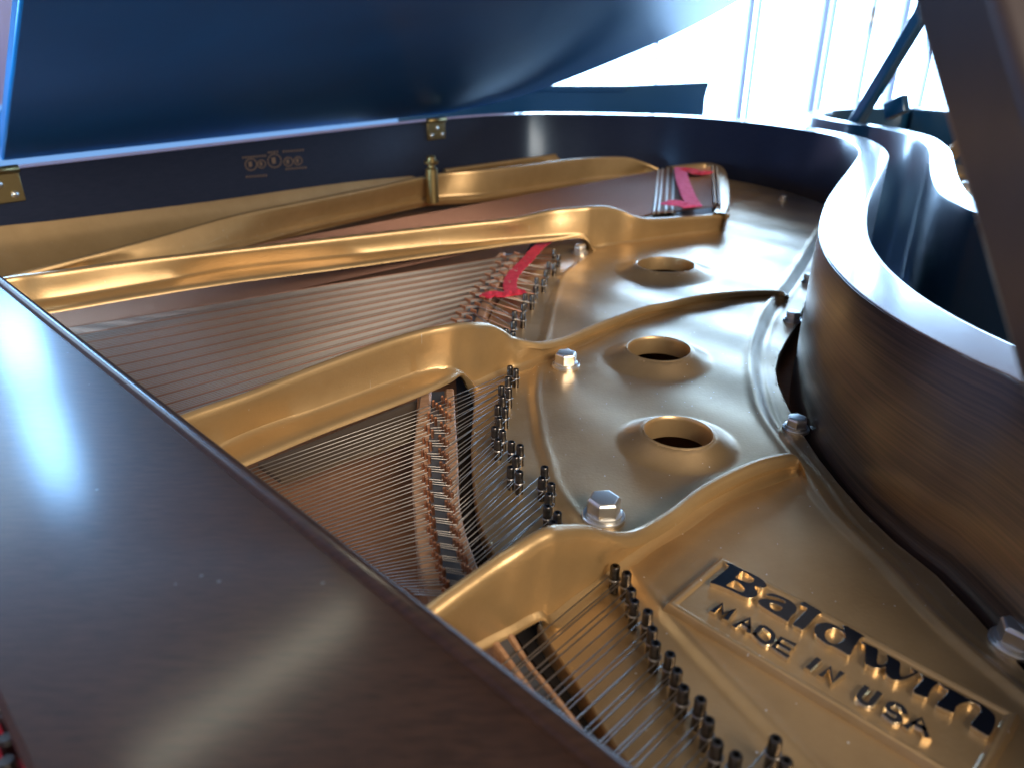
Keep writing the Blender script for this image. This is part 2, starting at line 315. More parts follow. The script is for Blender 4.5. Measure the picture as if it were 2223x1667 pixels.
rimgap = rin-outn*.004
sel = [i for i in range(len(rin)) if rin[i][1] > .02 and i < 175]
# the flange leaves a dark gap against the rim along the bentside
side = []
for i in sel:
    y = rin[i][1]; g = .005+.012*math.exp(-((y-.60)/.09)**2) if rin[i][0] < .33 else .003
    side.append(rin[i]-outn[i]*g)
side = np.array(side); ymx = np.argmax(side[:, 0]+side[:, 1]*0)
tailcut = [P(1290,519).xy, P(1300,500).xy, P(1462,452).xy, P(1475,420).xy, P(1478,392).xy, P(1424,372).xy, P(1300,350).xy]
side2 = side[[i for i in range(len(side)) if not (side[i][0] < .1 and side[i][1] > 1.0)]]
poly = [tuple(p) for p in gT]+[tuple(p) for p in gM]+[tuple(p) for p in gN]+[tuple(p) for p in tailcut]+[tuple(p) for p in side2[::-1]]
nx_, ny_ = 420, 820
xs_ = np.linspace(-.08, .58, nx_); ys_ = np.geomspace(.055, 1.80, ny_); X, Y = np.meshgrid(xs_, ys_)
cw = np.hypot(xs_[1]-xs_[0], np.gradient(ys_)[:, None]*np.ones((1, nx_)))*.55
sd, qx, qy = sdist(X, Y, poly+[poly[0]])
m = np.abs(sd) < cw; X = np.where(m, qx, X); Y = np.where(m, qy, Y)
holes = []
for hx, hy, wpx, hz, wf in ((1445,573,127,.010,.75),(1430,755,138,.011,.75),(1473,933,151,.011,.80)):
    c = P(hx, hy, hz); r = (P(hx+wpx/2, hy, hz)-P(hx-wpx/2, hy, hz)).length/2; holes.append((c, r, hz, wf))
for c, r, hz, wf in holes:
    d = np.hypot(X-c.x, Y-c.y); m = np.abs(d-r) < cw; f = r/np.maximum(d, 1e-6)
    m |= (d < r) & (d > r-2.2*cw)
    X, Y = np.where(m, c.x+(X-c.x)*f, X), np.where(m, c.y+(Y-c.y)*f, Y)
def relief(X, Y):
    Z = np.zeros(X.shape)
    s, _, _ = sdist(X, Y, ringl)       # ring runs from tail to the front: + is the outer (left-hand) side
    Z -= .0045*sstep((s-.001)/.009); Z += .0022*np.exp(-((s+.002)/.0035)**2); Z += .0008*np.exp(-((s-.0125)/.002)**2)
    s, _, _ = sdist(X, Y, creasel)     # runs front to tail: + is towards the strings
    Z -= .0022*sstep((s+.002)/.008); Z += .0006*np.exp(-((s+.003)/.003)**2)
    for c, r, hz, wf in holes:
        d = np.hypot(X-c.x, Y-c.y); t = np.clip(1-(d-r)/(r*wf), 0, 1.0); Z += hz*(t**1.6*(1.25-.25*t))*(1-.12*sstep((t-.9)/.1))
    Z += .0006*np.sin(X*23+1)*np.sin(Y*17)+.0004*np.sin(X*61+Y*47)
    return Z
def zplate(x, y): return float(relief(np.array([[x]]), np.array([[y]]))[0, 0])
Z = relief(X, Y)
mid = lambda A: (A[:-1, :-1]+A[1:, :-1]+A[:-1, 1:]+A[1:, 1:])/4
keep = inpoly(mid(X), mid(Y), poly)
for c, r, hz, wf in holes: keep &= np.hypot(mid(X)-c.x, mid(Y)-c.y) > r*.999
idx = np.arange(nx_*ny_).reshape(ny_, nx_); ii, jj = np.nonzero(keep)
fa = np.stack([idx[ii, jj], idx[ii, jj+1], idx[ii+1, jj+1], idx[ii+1, jj]], 1)
used, inv = np.unique(fa, return_inverse=True); V3 = np.stack([X.ravel(), Y.ravel(), Z.ravel()], 1)[used]; fa = inv.reshape(-1, 4)
me = bpy.data.meshes.new('iron_plate'); me.vertices.add(len(V3)); me.vertices.foreach_set('co', V3.ravel()); me.loops.add(fa.size); me.loops.foreach_set('vertex_index', fa.ravel().astype(np.int32))
me.polygons.add(len(fa)); me.polygons.foreach_set('loop_start', np.arange(0, fa.size, 4, dtype=np.int32)); me.polygons.foreach_set('loop_total', np.full(len(fa), 4, np.int32)); me.update(calc_edges=True); me.validate()
me.polygons.foreach_set('use_smooth', [True]*len(me.polygons)); me.materials.append(GOLD)
plate = bpy.data.objects.new('iron_plate', me); COL.objects.link(plate); plate.parent = piano
# edges of the casting: rounded lips and inner walls
def lip(line, name, depth=.011, r=.0016, closed=False, mt=GOLD, inner=None):
    L = np.asarray(line); zz = relief(L[:, 0][:, None].copy(), L[:, 1][:, None].copy())[:, 0]
    tg = np.gradient(L, axis=0) if not closed else np.roll(L, -1, 0)-np.roll(L, 1, 0); tg /= np.linalg.norm(tg, axis=1)[:, None]; nrm = np.stack([-tg[:, 1], tg[:, 0]], 1)
    rows = []
    for i in range(len(L)):
        row = []
        for a in (150, 110, 70, 30, 0): row.append(np.r_[L[i]-nrm[i]*(-r*math.cos(R(a))+r*.2), zz[i]-r+r*math.sin(R(a))*1.12])
        row.append(np.r_[L[i]-nrm[i]*(-r+r*.2), zz[i]-depth]); row.append(np.r_[L[i]+nrm[i]*(-.004), zz[i]-depth]); rows.append(row)
    if closed: rows.append(rows[0])
    return grid(name, rows, mt, plate)
for g in (gT, gM, gN): lip(g, 'opening_edge', .012)
for c, r, hz, wf in holes:
    rows = []
    for i in range(65):
        th = 2*math.pi*i/64; z0 = zplate(c.x+r*1.02*math.cos(th), c.y+r*1.02*math.sin(th)); row = []
        for rr, dz in ((r*1.06, zplate(c.x+r*1.06*math.cos(th), c.y+r*1.06*math.sin(th))-z0-.0003), (r*1.035, .0004), (r*1.012, .0008), (r*.99, .0009), (r*.965, .0003), (r*.95, -.002), (r*.945, -.016), (r*1.05, -.016)):
            row.append((c.x+rr*math.cos(th), c.y+rr*math.sin(th), z0+dz))
        rows.append(row)
    grid('rosette_rim', rows, GOLD, plate)
lip(side2[::-1][::2], 'flange_edge', .010, .0014)
# ---- struts
def strut(name, st, thick=.007, rho=.002, par=None, flip=1, endcap=True, n=6, mt=None):
    ZF = [(s[3] if len(s) > 3 else (.0150 if s[2] else 0)) for s in st]; Fp = [P(*s[0], z).xy for s, z in zip(st, ZF)]; cnt = len(st); rows = []
    for i, s in enumerate(st):
        F, Rp, M = s[:3]; t = (Fp[min(i+1, cnt-1)]-Fp[max(i-1, 0)]).normalized(); nn = Vector((-t.y, t.x))
        wp = P(*M, .0215).xy if M else Fp[i]+nn*.002
        zr = zfit(*Rp, wp+nn*thick); rows.append([F, Rp, M, t, nn, wp, zr])
    zs = [r[6] for r in rows]; zs = [(zs[max(i-1, 0)]+2*zs[i]+zs[min(i+1, cnt-1)])/4 for i in range(cnt)]
    prof = []
    for (F, Rp, M, t, nn, wp, _), zr, zf, Ff in zip(rows, zs, ZF, Fp):
        r = P(*Rp, zr).xy; f = r-nn*thick; zb_ = zf-.0015 if zf > 0 else -.012; rh = min(rho, zr*.35)
        fr = f
        pr = [(*(r+nn*.001), zb_), (*(r+nn*.0005), zr-rh*1.6), (*(r-nn*rh*.15), zr-rh*.5), (*(r-nn*rh*.6), zr-rh*.1), (*(r-nn*rh*1.2), zr), (*(f+nn*rh*1.2), zr), (*(f+nn*rh*.5), zr-rh*.2), (*(f+nn*rh*.1), zr-rh*.7), (*f, zr-rh*1.8)]
        if M:
            pr += [(*(f.lerp(wp, .5)), zr*.5+.013), (*wp, .0245), (*(wp.lerp(Ff, .07)), .0222), (*(wp.lerp(Ff, .25)), .0210), (*(wp.lerp(Ff, .55)), .0200), (*(wp.lerp(Ff, .86)), .0188), (*(wp.lerp(Ff, .97)), .0170), (*Ff, .0150), (*(Ff+nn*.004), .0135)]
        else:
            b = Ff+nn*.001; zl = min(.010, zr*.45)
            pr += [(*(f.lerp(b, .5)), zf+zl+(zr-zl-zf)*.45), (*(f.lerp(b, .85)), zf+zl), (*(f.lerp(b, .93)), zf+zl*.6), (*b, zf+zl*.35), (*(b-nn*.002), zf+zl*.15), (*(b-nn*(.0025 if zf else .004)), zf+.0005), (*(b-nn*(.0026 if zf else .007)), zf-.0005), (*(b-nn*(.0024 if zf else .007)), (zf-.001 if zf else -.004)), (*b, zb_-(.0015 if zf else 0))]
        prof.append(np.array(pr).ravel())
    D = crom(prof, n); rws = [d.reshape(-1, 3) for d in D]
    return grid(name, rws, mt or GOLDS, par or plate, True, False, endcap)
sB = [((300,1112),(270,945),(288,1062)),((420,1060),(398,893),(412,1003)),((555,1003),(537,845),(549,940)),((700,942),(683,788),(693,889)),((850,885),(833,735),(842,834)),((930,853),(914,712),(922,808)),((978,831),(962,703),(973,800)),
      ((1004,812),(990,699),None,.013),((1029,835),(1020,697),None),((1062,822),(1050,699),None),((1099,806),(1085,713),None),((1127,799),(1110,729),None),((1175,779),(1165,740),None),((1230,758),(1222,728),None),((1284,733),(1280,704),None),((1338,712),(1335,683),None),((1392,690),(1390,664),None),((1447,677),(1447,653),None),((1514,664),(1516,638),None),((1615,649),(1617,629),None),((1688,643),(1690,629),None),((1712,650),(1713,640),None)]
strut('strut', sB, .0075, .0034)
sA = [((850,1520),(835,1375),None,.009),((940,1465),(925,1300),None,.008),((1060,1398),(1052,1210),None,.007),((1112,1372),(1108,1174),None,.0065),((1150,1350),(1152,1147),None,.006),((1178,1340),(1182,1134),None,.005),((1197,1347),(1201,1132),None),((1250,1306),(1258,1132),None),((1313,1261),(1322,1147),None),((1363,1221),(1373,1140),None),((1434,1171),(1442,1103),None),((1514,1115),(1522,1045),None),((1615,1060),(1622,997),None),((1680,1034),(1686,980),None),((1718,1024),(1722,982),None),((1748,1030),(1750,1015),None)]
strut('strut', sA, .0085, .0042)
sC = [((-60,705),(-75,618),(-66,678)),((40,690),(28,597),(36,660)),((126,678),(112,587),(120,650)),((301,648),(285,563),(293,622)),((503,616),(487,540),(495,588)),((754,583),(738,512),(746,558)),((1005,548),(990,484),(998,530)),((1121,532),(1108,472),(1115,519)),((1203,524),(1195,454),(1200,512)),((1268,519),(1262,448),(1266,508.5)),((1288,540),(1285,446),None),((1318,536),(1315,447),None),((1345,531),(1343,455),None),((1378,527),(1373,467),None),((1413,522),(1408,473),None),((1490,511),(1492,468),None),((1560,503),(1562,463),None),((1572,501),(1574,462),None)]
strut('strut', sC, .010, .003, n=5)
sD = [((-20,640),(-30,615),None),((60,610),(30,593),None),((300,578),(302,523),None),((480,540),(503,467),None),((653,493),(650,437),None),((804,460),(800,407),None),((920,435),(945,377),None),((1041,426),(1040,368),None),((1149,410),(1150,356),None),((1260,394),(1263,343),None),((1340,385),(1352,341),None),((1385,379),(1393,352),None),((1424,374),(1422,364),None)]
strut('strut', sD, .010, .003, n=5)
sE = [((961,395),(961,367),None),((1077,378),(1077,351),None),((1160,368),(1160,340),None),((1215,362),(1215,333),None),((1240,359),(1236,338),None),((1262,356),(1262,350),None)]
strut('strut', sE, .010, .003, n=4)
# wall round the bass hitch pins
wl = [P(x, y, .030).xy for x, y in [(1570,463),(1578,440),(1579,410),(1576,385),(1568,366),(1552,357),(1528,354),(1490,357),(1450,362)]]
wl = crom(wl, 5); tw = np.gradient(wl, axis=0); tw /= np.linalg.norm(tw, axis=1)[:, None]; nw = np.stack([tw[:, 1], -tw[:, 0]], 1)
grid('pad_wall', [[np.r_[a+b*o, z] for o, z in ((.004,-.004),(.004,.027),(.003,.0295),(0,.030),(-.012,.030),(-.014,.0285),(-.015,.026),(-.015,-.004))] for a, b in zip(wl, nw)], GOLDS, plate)
prism('pad_floor', [P(x, y, .018).xy for x, y in [(1468,478),(1568,470),(1573,372),(1530,358),(1470,368)]], .010, .018, GRAPH, plate)
# raised bass flange between the spine and the long strut
top_e = []; low_e = []
for (x, y), z in (((-120,507),.052),((0,492),.0487),((251,462),.0412),((503,430),.0331),((754,397),.0235),((882,384),.0138),((960,375),.006)):
    p = P(x, y, z); top_e.append(p)
for x, y in ((-60,640),(30,600),(302,540),(503,490),(754,437),(900,405),(965,392)): low_e.append(P(x, y, -.006))
rows = []
for a, b in zip(crom(top_e, 4), crom(low_e, 4)):
    a = np.array(a); b = np.array(b); row = [a+np.array([-.01,.007,.0])]
    for t in np.linspace(0, 1, 9): q_ = a+(b-a)*t; q_[2] = a[2]+(b[2]-a[2])*t**.5; row.append(q_)
    rows.append(row)
grid('bass_flange', rows, GOLDS, plate)
# ---- nameplate
NZ = .0040
npx = [(1567,1210),(1452,1309),(2115,1710),(2207,1548)]
def panel(z, k):
    pts = [P(x, y, NZ).xy for x, y in npx]; c = sum(pts, Vector((0, 0)))/4
    return [p+(c-p).normalized()*k for p in pts]
def frame_rows():
    rr = [(-.0040,-.0052),(-.0020,.0002),(-.0006,NZ-.0003),(.0004,NZ+.0003),(.0016,NZ+.0003),(.0028,NZ-.0006),(.0036,NZ-.0012)]
    rows = []
    base = panel(0, 0)
    for i in range(5):
        p = base[i % 4]; a = (base[(i+1) % 4]-p).normalized(); b = (base[(i-1) % 4]-p).normalized(); d = a+b; 
        rows.append([(*(p+d*k), z+(0)) for k, z in rr])
    return rows
npl = grid('nameplate_border', frame_rows(), GOLD, plate)
bs = panel(0, 0)
def pin_(k):
    out = []
    for i in range(4):
        p = bs[i]; a = (bs[(i+1) % 4]-p).normalized(); b = (bs[(i-1) % 4]-p).normalized(); out.append(p+(a+b)*k)
    return out
prism('nameplate', pin_(.0034), -.003, NZ-.0011, GOLD, plate)
zb = lambda x, y: (x/6.32+1500, y/6.32+1200)
zc = lambda x, y: (x/5.53+1780, y/5.53+1330)
za = lambda x, y: (x/2.789+1430, y/2.789+1180)
LT = NZ+.0017
glyphs = [
 ('B', zb, [(262,398),(330,345),(420,270),(505,200),(520,175),(495,150),(480,128),(545,135),(610,168),(700,215),(800,260),(900,310),(980,360),(1030,415),(1040,452),(985,475),(930,468),(880,452),(888,485),(912,520),(915,560),(880,595),(820,612),(750,602),(680,575),(560,515),(440,462),(350,428)],
   [[(690,252),(655,290),(612,328),(700,372),(780,402),(840,398),(865,370),(848,338),(780,285),(735,256)], [(592,372),(540,402),(485,440),(570,480),(680,528),(722,522),(740,490),(700,440),(645,392)]]),
 ('a', zb, [(1030,560),(1100,548),(1180,563),(1290,608),(1380,658),(1440,718),(1452,770),(1422,822),(1372,862),(1348,915),(1330,937),(1260,897),(1180,852),(1100,807),(1020,757),(950,707),(920,662),(950,628),(1020,618),(1100,632),(1180,648),(1250,672),(1300,682),(1285,652),(1200,615),(1120,594),(1060,580)],
   [[(1080,692),(1130,688),(1190,703),(1250,740),(1230,780),(1170,790),(1110,750)]]),
 ('l', zb, [(1490,690),(1560,662),(1640,708),(1795,802),(1740,842),(1680,902),(1620,972),(1540,1047),(1490,1022),(1395,972),(1480,880),(1560,800),(1598,755),(1540,722)], []),
 ('d', zc, [(0,118),(60,108),(130,118),(200,148),(265,190),(290,180),(265,155),(320,148),(400,192),(535,272),(485,300),(455,350),(400,430),(355,502),(260,452),(170,402),(90,375),(0,312),(-50,262),(-72,212),(-60,160),(-30,130)],
   [[(180,182),(95,197),(62,250),(80,310),(150,360),(220,358),(288,310),(302,260),(255,208)]]),
 ('w', zc, [(500,335),(600,383),(695,432),(692,520),(692,598),(740,618),(790,600),(812,560),(806,496),(880,533),(965,590),(962,680),(972,758),(1040,748),(1115,718),(1135,705),(1085,655),(1150,682),(1185,712),(1100,760),(1000,797),(920,808),(850,782),(800,742),(783,690),(786,640),(720,662),(640,652),(580,622),(540,602),(540,500),(545,400),(515,365)], []),
 ('i', zc, [(1200,718),(1262,748),(1330,780),(1422,830),(1370,882),(1320,952),(1292,1012),(1220,992),(1115,942),(1180,850),(1240,782)], []),
 ('n', zc, [(1430,838),(1500,868),(1600,918),(1720,985),(1760,1012),(1810,1030),(1890,1055),(2000,1125),(2092,1208),(2113,1280),(2090,1380),(2032,1472),(1960,1442),(1860,1382),(1808,1332),(1880,1240),(1930,1170),(1915,1110),(1855,1075),(1780,1065),(1700,1085),(1640,1125),(1612,1192),(1540,1172),(1395,1097),(1470,1020),(1540,930),(1490,895)], [])]
for ch, zz, outl, hl in glyphs:
    sm = lambda l, z: [tuple(p) for p in crom([P(*zz(*q), z).xy for q in l], 3, True)]
    prism('letter', sm(outl, LT), NZ-.0015, LT, WORN, plate, [sm(h, LT) for h in hl], .0004, LETB)
strokes = [[(330,408),(385,362),(387,425),(458,395),(408,452)],[(460,497),(552,450),(545,532)],[(505,478),(548,505)],[(580,545),(625,500),(665,518),(692,550),(685,588),(650,602),(612,580),(580,545)],
 [(820,608),(745,570),(695,625),(778,678)],[(722,600),(790,638)],[(908,752),(966,698)],[(985,797),(1036,745),(1050,838),(1107,780)],[(1257,868),(1215,920),(1225,952),(1270,972),(1296,950),(1336,903)],
 [(1490,1022),(1470,985),(1420,965),(1390,982),(1402,1012),(1450,1035),(1456,1062),(1420,1068),(1375,1032)],[(1498,1107),(1590,1058),(1622,1165)],[(1545,1085),(1606,1118)]]
def stroke_letter(strs):
    vs = []; fs = []
    for st in strs:
        pts = [P(*za(*q), LT-.0006) for q in st]; wd = .0017*.82
        if len(st) > 5: pts = [Vector(p) for p in crom([tuple(p) for p in pts], 3)]
        n = len(pts); b0 = len(vs)
        for i, p in enumerate(pts):
            t = (pts[min(i+1, n-1)]-pts[max(i-1, 0)]); t.z = 0; t.normalize(); s = Vector((-t.y, t.x, 0))
            ex = t*(-wd*.6 if i == 0 else (wd*.6 if i == n-1 else 0))
            for o, z in ((1.40, NZ-.0014), (1.08, LT-.0008), (.85, LT-.0004), (-.85, LT-.0004), (-1.08, LT-.0008), (-1.40, NZ-.0014)): v = p+ex+s*wd*o; v.z = z; vs.append(v)
        for i in range(n-1):
            for j in range(5): fs.append((b0+i*6+j, b0+i*6+j+1, b0+(i+1)*6+j+1, b0+(i+1)*6+j))
        fs.append(tuple(b0+j for j in range(6))); fs.append(tuple(b0+(n-1)*6+j for j in range(5, -1, -1)))
    o = mesh('small_letter', vs, fs, [WORN, LETB], plate); fixn(o); autosm(o, 30)
    for p in o.data.polygons:
        if abs(p.normal.z) > .97: p.material_index = 1
for idxs in ((0,),(1,2),(3,),(4,5),(6,),(7,),(8,),(9,),(10,11)): stroke_letter([strokes[i] for i in idxs])
# ---- bolts
def hexbolt(px, py, d, z=None, rot=.2, par=piano):
    p = P(px, py, 0); z = zplate(p.x, p.y) if z is None else z; p = P(px, py, z); r = d/2
    vs, fs = lathe_geo([(r*1.02,.003),(r*1.02,.0115*d/.0195),(r*.98,.0122*d/.0195),(r*.88,.0133*d/.0195),(r*.80,.0136*d/.0195)], 6, rot)
    o = mesh('hex_bolt', vs, fs, CHROME, par); o.location = p; fixn(o); bevel(o, .0006, 2, 20)
    vs, fs = lathe_geo([(r*1.28,0),(r*1.28,.0018),(r*1.22,.0023),(r*.5,.0023)], 28); wv = mesh('washer', vs, fs, CHROME, o); fixn(wv); autosm(wv)
    vs, fs = lathe_geo([(r*1.05,.0023),(r*1.08,.0026),(r*1.08,.0040),(r*1.0,.0043)], 28); wv = mesh('lock_washer', vs, fs, CHROME, o); fixn(wv); autosm(wv)
    return o
for a in ((1228,795,.0195,None,.25),(1310,1122,.0205,None,.1),(1259,551,.0175,None,.4),(1720,697,.0150,None,.3),(1727,932,.0155,None,.15),(1757,613,.0150,None,.5),(2204,1400,.0185,None,.2),(1700,436,.0130,None,0)): hexbolt(*a)
# ---- hitch pins, strings
PH = .0165
def pinmesh(r, h):
    vs, fs = lathe_geo([(r,0),(r,h-.0006),(r*.86,h),(r*.5,h),(r*.42,h-.002)], 14); me = bpy.data.meshes.new('hitch_pin'); me.from_pydata([tuple(v) for v in vs], [], fs); me.materials.append(PINM); me.update(); return me
pm = pinmesh(.0026, PH)
def addpin(p):
    o = bpy.data.objects.new('hitch_pin', pm); COL.objects.link(o); o.parent = plate; o.location = p; autosm(o, 50) if pm.users < 2 else None; return o
def pins_from_tops(l, dz=-.0022):
    out = []
    for x, y in l: q = P(x, y, PH+dz); q.z = dz; addpin(q); out.append(q)
    return out
tenor_t = [(1203,541),(1213,553),(1191,569),(1203,572),(1185,588),(1165,603),(1180,606),(1162,622),(1140,638),(1155,641),(1136,660),(1117,676),(1135,679),(1114,698),(1098,714),(1113,721),(1085,735),(1100,745)]
r2 = lambda x, y: (x/3.19+850, y/3.19+784)
mid_t = [r2(*q) for q in [(820,35),(860,55),(805,110),(760,170),(812,190),(768,245),(735,305),(785,325),(745,390),(713,455),(768,480),(735,540),(830,555),(890,580),(860,655),(825,730),(885,762),(1060,730),(1042,805),(1107,845),(1090,915),(1080,1000),(1150,1045),(1120,1110)]]
c4 = lambda x, y: (x/1.99+1112, y/1.99+838)
treb_t = [c4(*q) for q in [(445,775),(495,805),(515,875),(528,925),(587,970),(607,1045),(620,1108),(683,1155),(713,1225),(742,1300),(815,1350),(850,1440),(887,1535),(968,1590),(1140,1520),(1185,1615),(1010,1690),(1230,1720),(1080,1790),(1290,1830)]]
tp = pins_from_tops(tenor_t); mp_ = pins_from_tops(mid_t); rp = pins_from_tops(treb_t)
loopvs, loopfs = tube_geo([(.0031*math.cos(a), .0031*math.sin(a), 0) for a in np.linspace(0, 2*math.pi, 13)], .0005, 5, False)
lm = bpy.data.meshes.new('wire_loop'); lm.from_pydata([tuple(v) for v in loopvs], [], loopfs); lm.materials.append(STEEL)
for p in tp+mp_+rp:
    o = bpy.data.objects.new('wire_loop', lm); COL.objects.link(o); o.parent = plate; o.location = (p.x, p.y, p.z+.0085)
def string(pts, r, m): return tube('string', pts, r, m, piano, 6)
cpv, cpf = lathe_geo([(.0011,-.003),(.0011,.0045),(.0008,.005)], 6)
cpm = bpy.data.meshes.new('bridge_pin'); cpm.from_pydata([tuple(v) for v in cpv], [], cpf); cpm.materials.append(CPIN)
def bpin(p, par, s=1.0, me=cpm):
    o = bpy.data.objects.new('bridge_pin', me); COL.objects.link(o); o.parent = par; o.location = p; o.scale = (s, s, s)
def side_off(p, target, sgn, r=.0029):
    sgn = -sgn
    t = (target-p); t.z = 0; t.normalize(); return p+Vector((-t.y, t.x, 0))*sgn*r
SZ = .0063; BZ = .0075
def interp_line(l, n):
    return resample(np.array([tuple(q) for q in l], float), n)
# middle section
brM = [[(912,850),(902,930),(895,999),(894,1062),(898,1109),(905,1197),(922,1275),(940,1330)], [(985,843),(989,905),(994,984),(997,1078),(1007,1140),(1022,1187),(1036,1225),(1060,1280)]]
def bridge(name, L, Rr, ztop, mt=MAPLE, notch=None):
    a = resample(crom([P(x, y, ztop) for x, y in L], 4), 24); b = resample(crom([P(x, y, ztop) for x, y in Rr], 4), 24); rows = []
    for p, q in zip(a, b):
        u = (q-p); u2 = u/np.linalg.norm(u); rows.append([p+[0, 0, -.045], p+[0, 0, -.0012], p+u2*.0012, p+u*.28, p+u*.34+[0, 0, -.0015], p+u*.72+[0, 0, -.0015], p+u*.78, q-u2*.0012, q+[0, 0, -.0012], q+[0, 0, -.045]])
    o = grid(name, rows, [mt, GRAPH], piano)
    o.data.polygons.foreach_set('material_index', [1 if (k % 9) == 4 else 0 for k in range(len(o.data.polygons))])
    return o
bm_ = bridge('bridge', brM[0], brM[1], BZ)
R2 = lambda x, y: (x/3.19+850, y/3.19+780)
Lk = [(290,300),(266,362),(240,432),(232,500),(220,577),(213,655),(216,732),(222,812),(230,892),(237,980),(245,1072),(257,1172),(280,1282),(297,1378),(335,1488),(360,1600)]
Rk = [(352,268),(352,385),(345,452),(337,527),(334,605),(338,688),(348,757),(362,838),(368,922),(382,1008),(402,1102),(422,1198),(447,1298),(487,1402),(520,1500),(550,1600)]
Lk = resample(crom(Lk, 4), 16); Rk = resample(crom(Rk, 4), 16)
i = 0; n = 48
ends = [P(560+(915-560)*t**.97, 1012+(1290-1012)*t, .010) for t in np.linspace(0, 1, n)]
for k in range(16):
    for j in range(3):
        l = P(*R2(Lk[k][0]+24*j, Lk[k][1]+17*j), BZ+.003); r = P(*R2(Rk[k][0]+26*j, Rk[k][1]+19*j), BZ+.003)
        l.z = r.z = BZ; bpin(l, bm_); bpin(r, bm_)
        pn = mp_[i//2]; sg = -1 if i % 2 else 1
        a = side_off(pn, r, sg); a.z = pn.z+.0085
        lu = l+Vector((.0006,.0016,.0013)); ru = r+Vector((-.0006,-.0016,.0013)); e = ends[i]; e2 = lu+(e-lu)*1.25
        string([a, ru, lu, e2], .00038, STEEL); i += 1
# treble section
bt = bridge('bridge', [(1040,1360),(1080,1410),(1130,1480),(1190,1560),(1260,1660)], [(1115,1372),(1150,1429),(1188,1476),(1224,1520),(1300,1620)], BZ)
n = 40
for i in range(n):
    pn = rp[i//2]; t = i/31.0
    e = P(1092+(1420-1092)*t, 1432+(1690-1432)*t, .010); sg = -1 if i % 2 else 1
    a = side_off(pn, e, sg); a.z = pn.z+.0085
    if a.y < .02: continue
    if i == 0: dr0 = (e-a).xy.normalized()
    an = -.0035*i; dr = Vector((dr0.x*math.cos(an)-dr0.y*math.sin(an), dr0.x*math.sin(an)+dr0.y*math.cos(an), 0))
    e2 = a+dr*.20; e2.z = .009; string([a, e2], .00042, STEEL)
# tenor section
bn = bridge('bridge', [(1083,549),(1066,572),(1045,599),(1020,630),(1000,660),(967,709),(940,745)], [(1128,548),(1118,568),(1100,590),(1082,618),(1064,652),(1051,695),(1030,740)], BZ)
r1 = lambda x, y: (x/3.687+850, y/3.687+500)
TL = resample(crom([r1(*q) for q in [(880,210),(830,268),(775,330),(725,390),(675,443),(630,508),(575,578),(530,650),(487,708),(450,770)]], 4), 12)
TR = resample(crom([r1(*q) for q in [(985,185),(945,245),(890,305),(845,360),(800,420),(755,480),(700,545),(655,615),(612,680),(570,745)]], 4), 12)
tst = []
for i in range(36):
    k, j = divmod(i, 3); l = P(TL[k][0]+4.2*j, TL[k][1]+1.6*j, BZ+.003); r = P(TR[k][0]+4.4*j, TR[k][1]+2.0*j, BZ+.003); l.z = r.z = BZ
    bpin(l, bn); bpin(r, bn); pn = tp[i//2]; a = side_off(pn, r, -1 if i % 2 else 1); a.z = pn.z+.0085
    lu = l+Vector((.0006,.0016,.0013)); ru = r+Vector((-.0006,-.0016,.0013)); t = i/35
    e = P(140+(398-140)*t, 712+(905-712)*t, .012); e2 = lu+(e-lu)*1.15
    string([a, ru, lu, e2], .00045 if i % 3 else .0007, STEEL if i % 3 else COPPER); tst.append((ru, lu, e2))
for (a0_, r0_, e0_), (a1_, r1_, e1_) in zip(tst[:-1], tst[1:]):   # wires of the next unison lie halfway between neighbours
    string([a0_.lerp(a1_, .5), r0_.lerp(r1_, .5), e0_.lerp(e1_, .5)], .0004, STEEL)
# bass section
SBZ = .024
bb = bridge('bass_bridge', [(1430,372),(1426,400),(1421,430),(1417,462)], [(1466,366),(1463,400),(1460,430),(1462,462)], SBZ-.001, GRAPH)
cpb = bpy.data.meshes.new('bridge_pin'); v_, f_ = lathe_geo([(.0022,-.002),(.0022,.003),(.0012,.004)], 6); cpb.from_pydata([tuple(v) for v in v_], [], f_); cpb.materials.append(CHROME)
nb = 34
for i in range(nb):
    t = i/(nb-1)
    b0 = P(1430-11*t, 372+92*t, SBZ); b1 = P(1463-3*t, 366+94*t, SBZ); hp = P(1546+6*t+ (9 if i % 2 else 0), 366+82*t, .031)
    e = P(-60+225*t, 648+80*t, -.018); string([hp, b1, b0, b0+(e-b0)*1.12], .0013, COPPER)
    for q, s in ((b0, 1), (b0.lerp(b1, .25), 1), (b0.lerp(b1, .62), 1), (b1.lerp(b0, .02), 1)): bpin(q, bb, 1.0, cpb)
    o = bpy.data.objects.new('hitch_pin', pm); COL.objects.link(o); o.parent = plate; o.location = (hp.x, hp.y, .020)
# understring felt between plate and strings in the middle section, painted shade in the bridge gaps
GAPSHADE = mat('gap_shade_black', (.010,.007,.006), .95)  # near-black strips stand in for the deep shade between bridge and plate
prism('gap_shade', [P(x, y, -.014).xy for x, y in [(988,800),(992,860),(995,930),(999,1000),(1001,1075),(1011,1145),(1028,1200),(1050,1250),(1110,1250),(1084,1195),(1064,1150),(1048,1093),(1042,1031),(1038,968),(1040,905),(1042,800)]], -.02, -.014, GAPSHADE, plate)
prism('gap_shade', [P(x, y, -.014).xy for x, y in [(1116,1330),(1122,1380),(1155,1430),(1193,1478),(1229,1524),(1300,1620),(1380,1740),(1500,1740),(1375,1638),(1316,1550),(1281,1491),(1240,1432),(1205,1380),(1180,1330)]], -.02, -.014, GAPSHADE, plate)
prism('gap_shade', [P(x, y, -.014).xy for x, y in [(1066,720),(1078,690),(1060,680),(1085,640),(1105,610),(1130,570),(1152,530),(1215,520),(1160,575),(1122,622),(1094,660),(1080,700)]], -.02, -.014, GAPSHADE, plate)
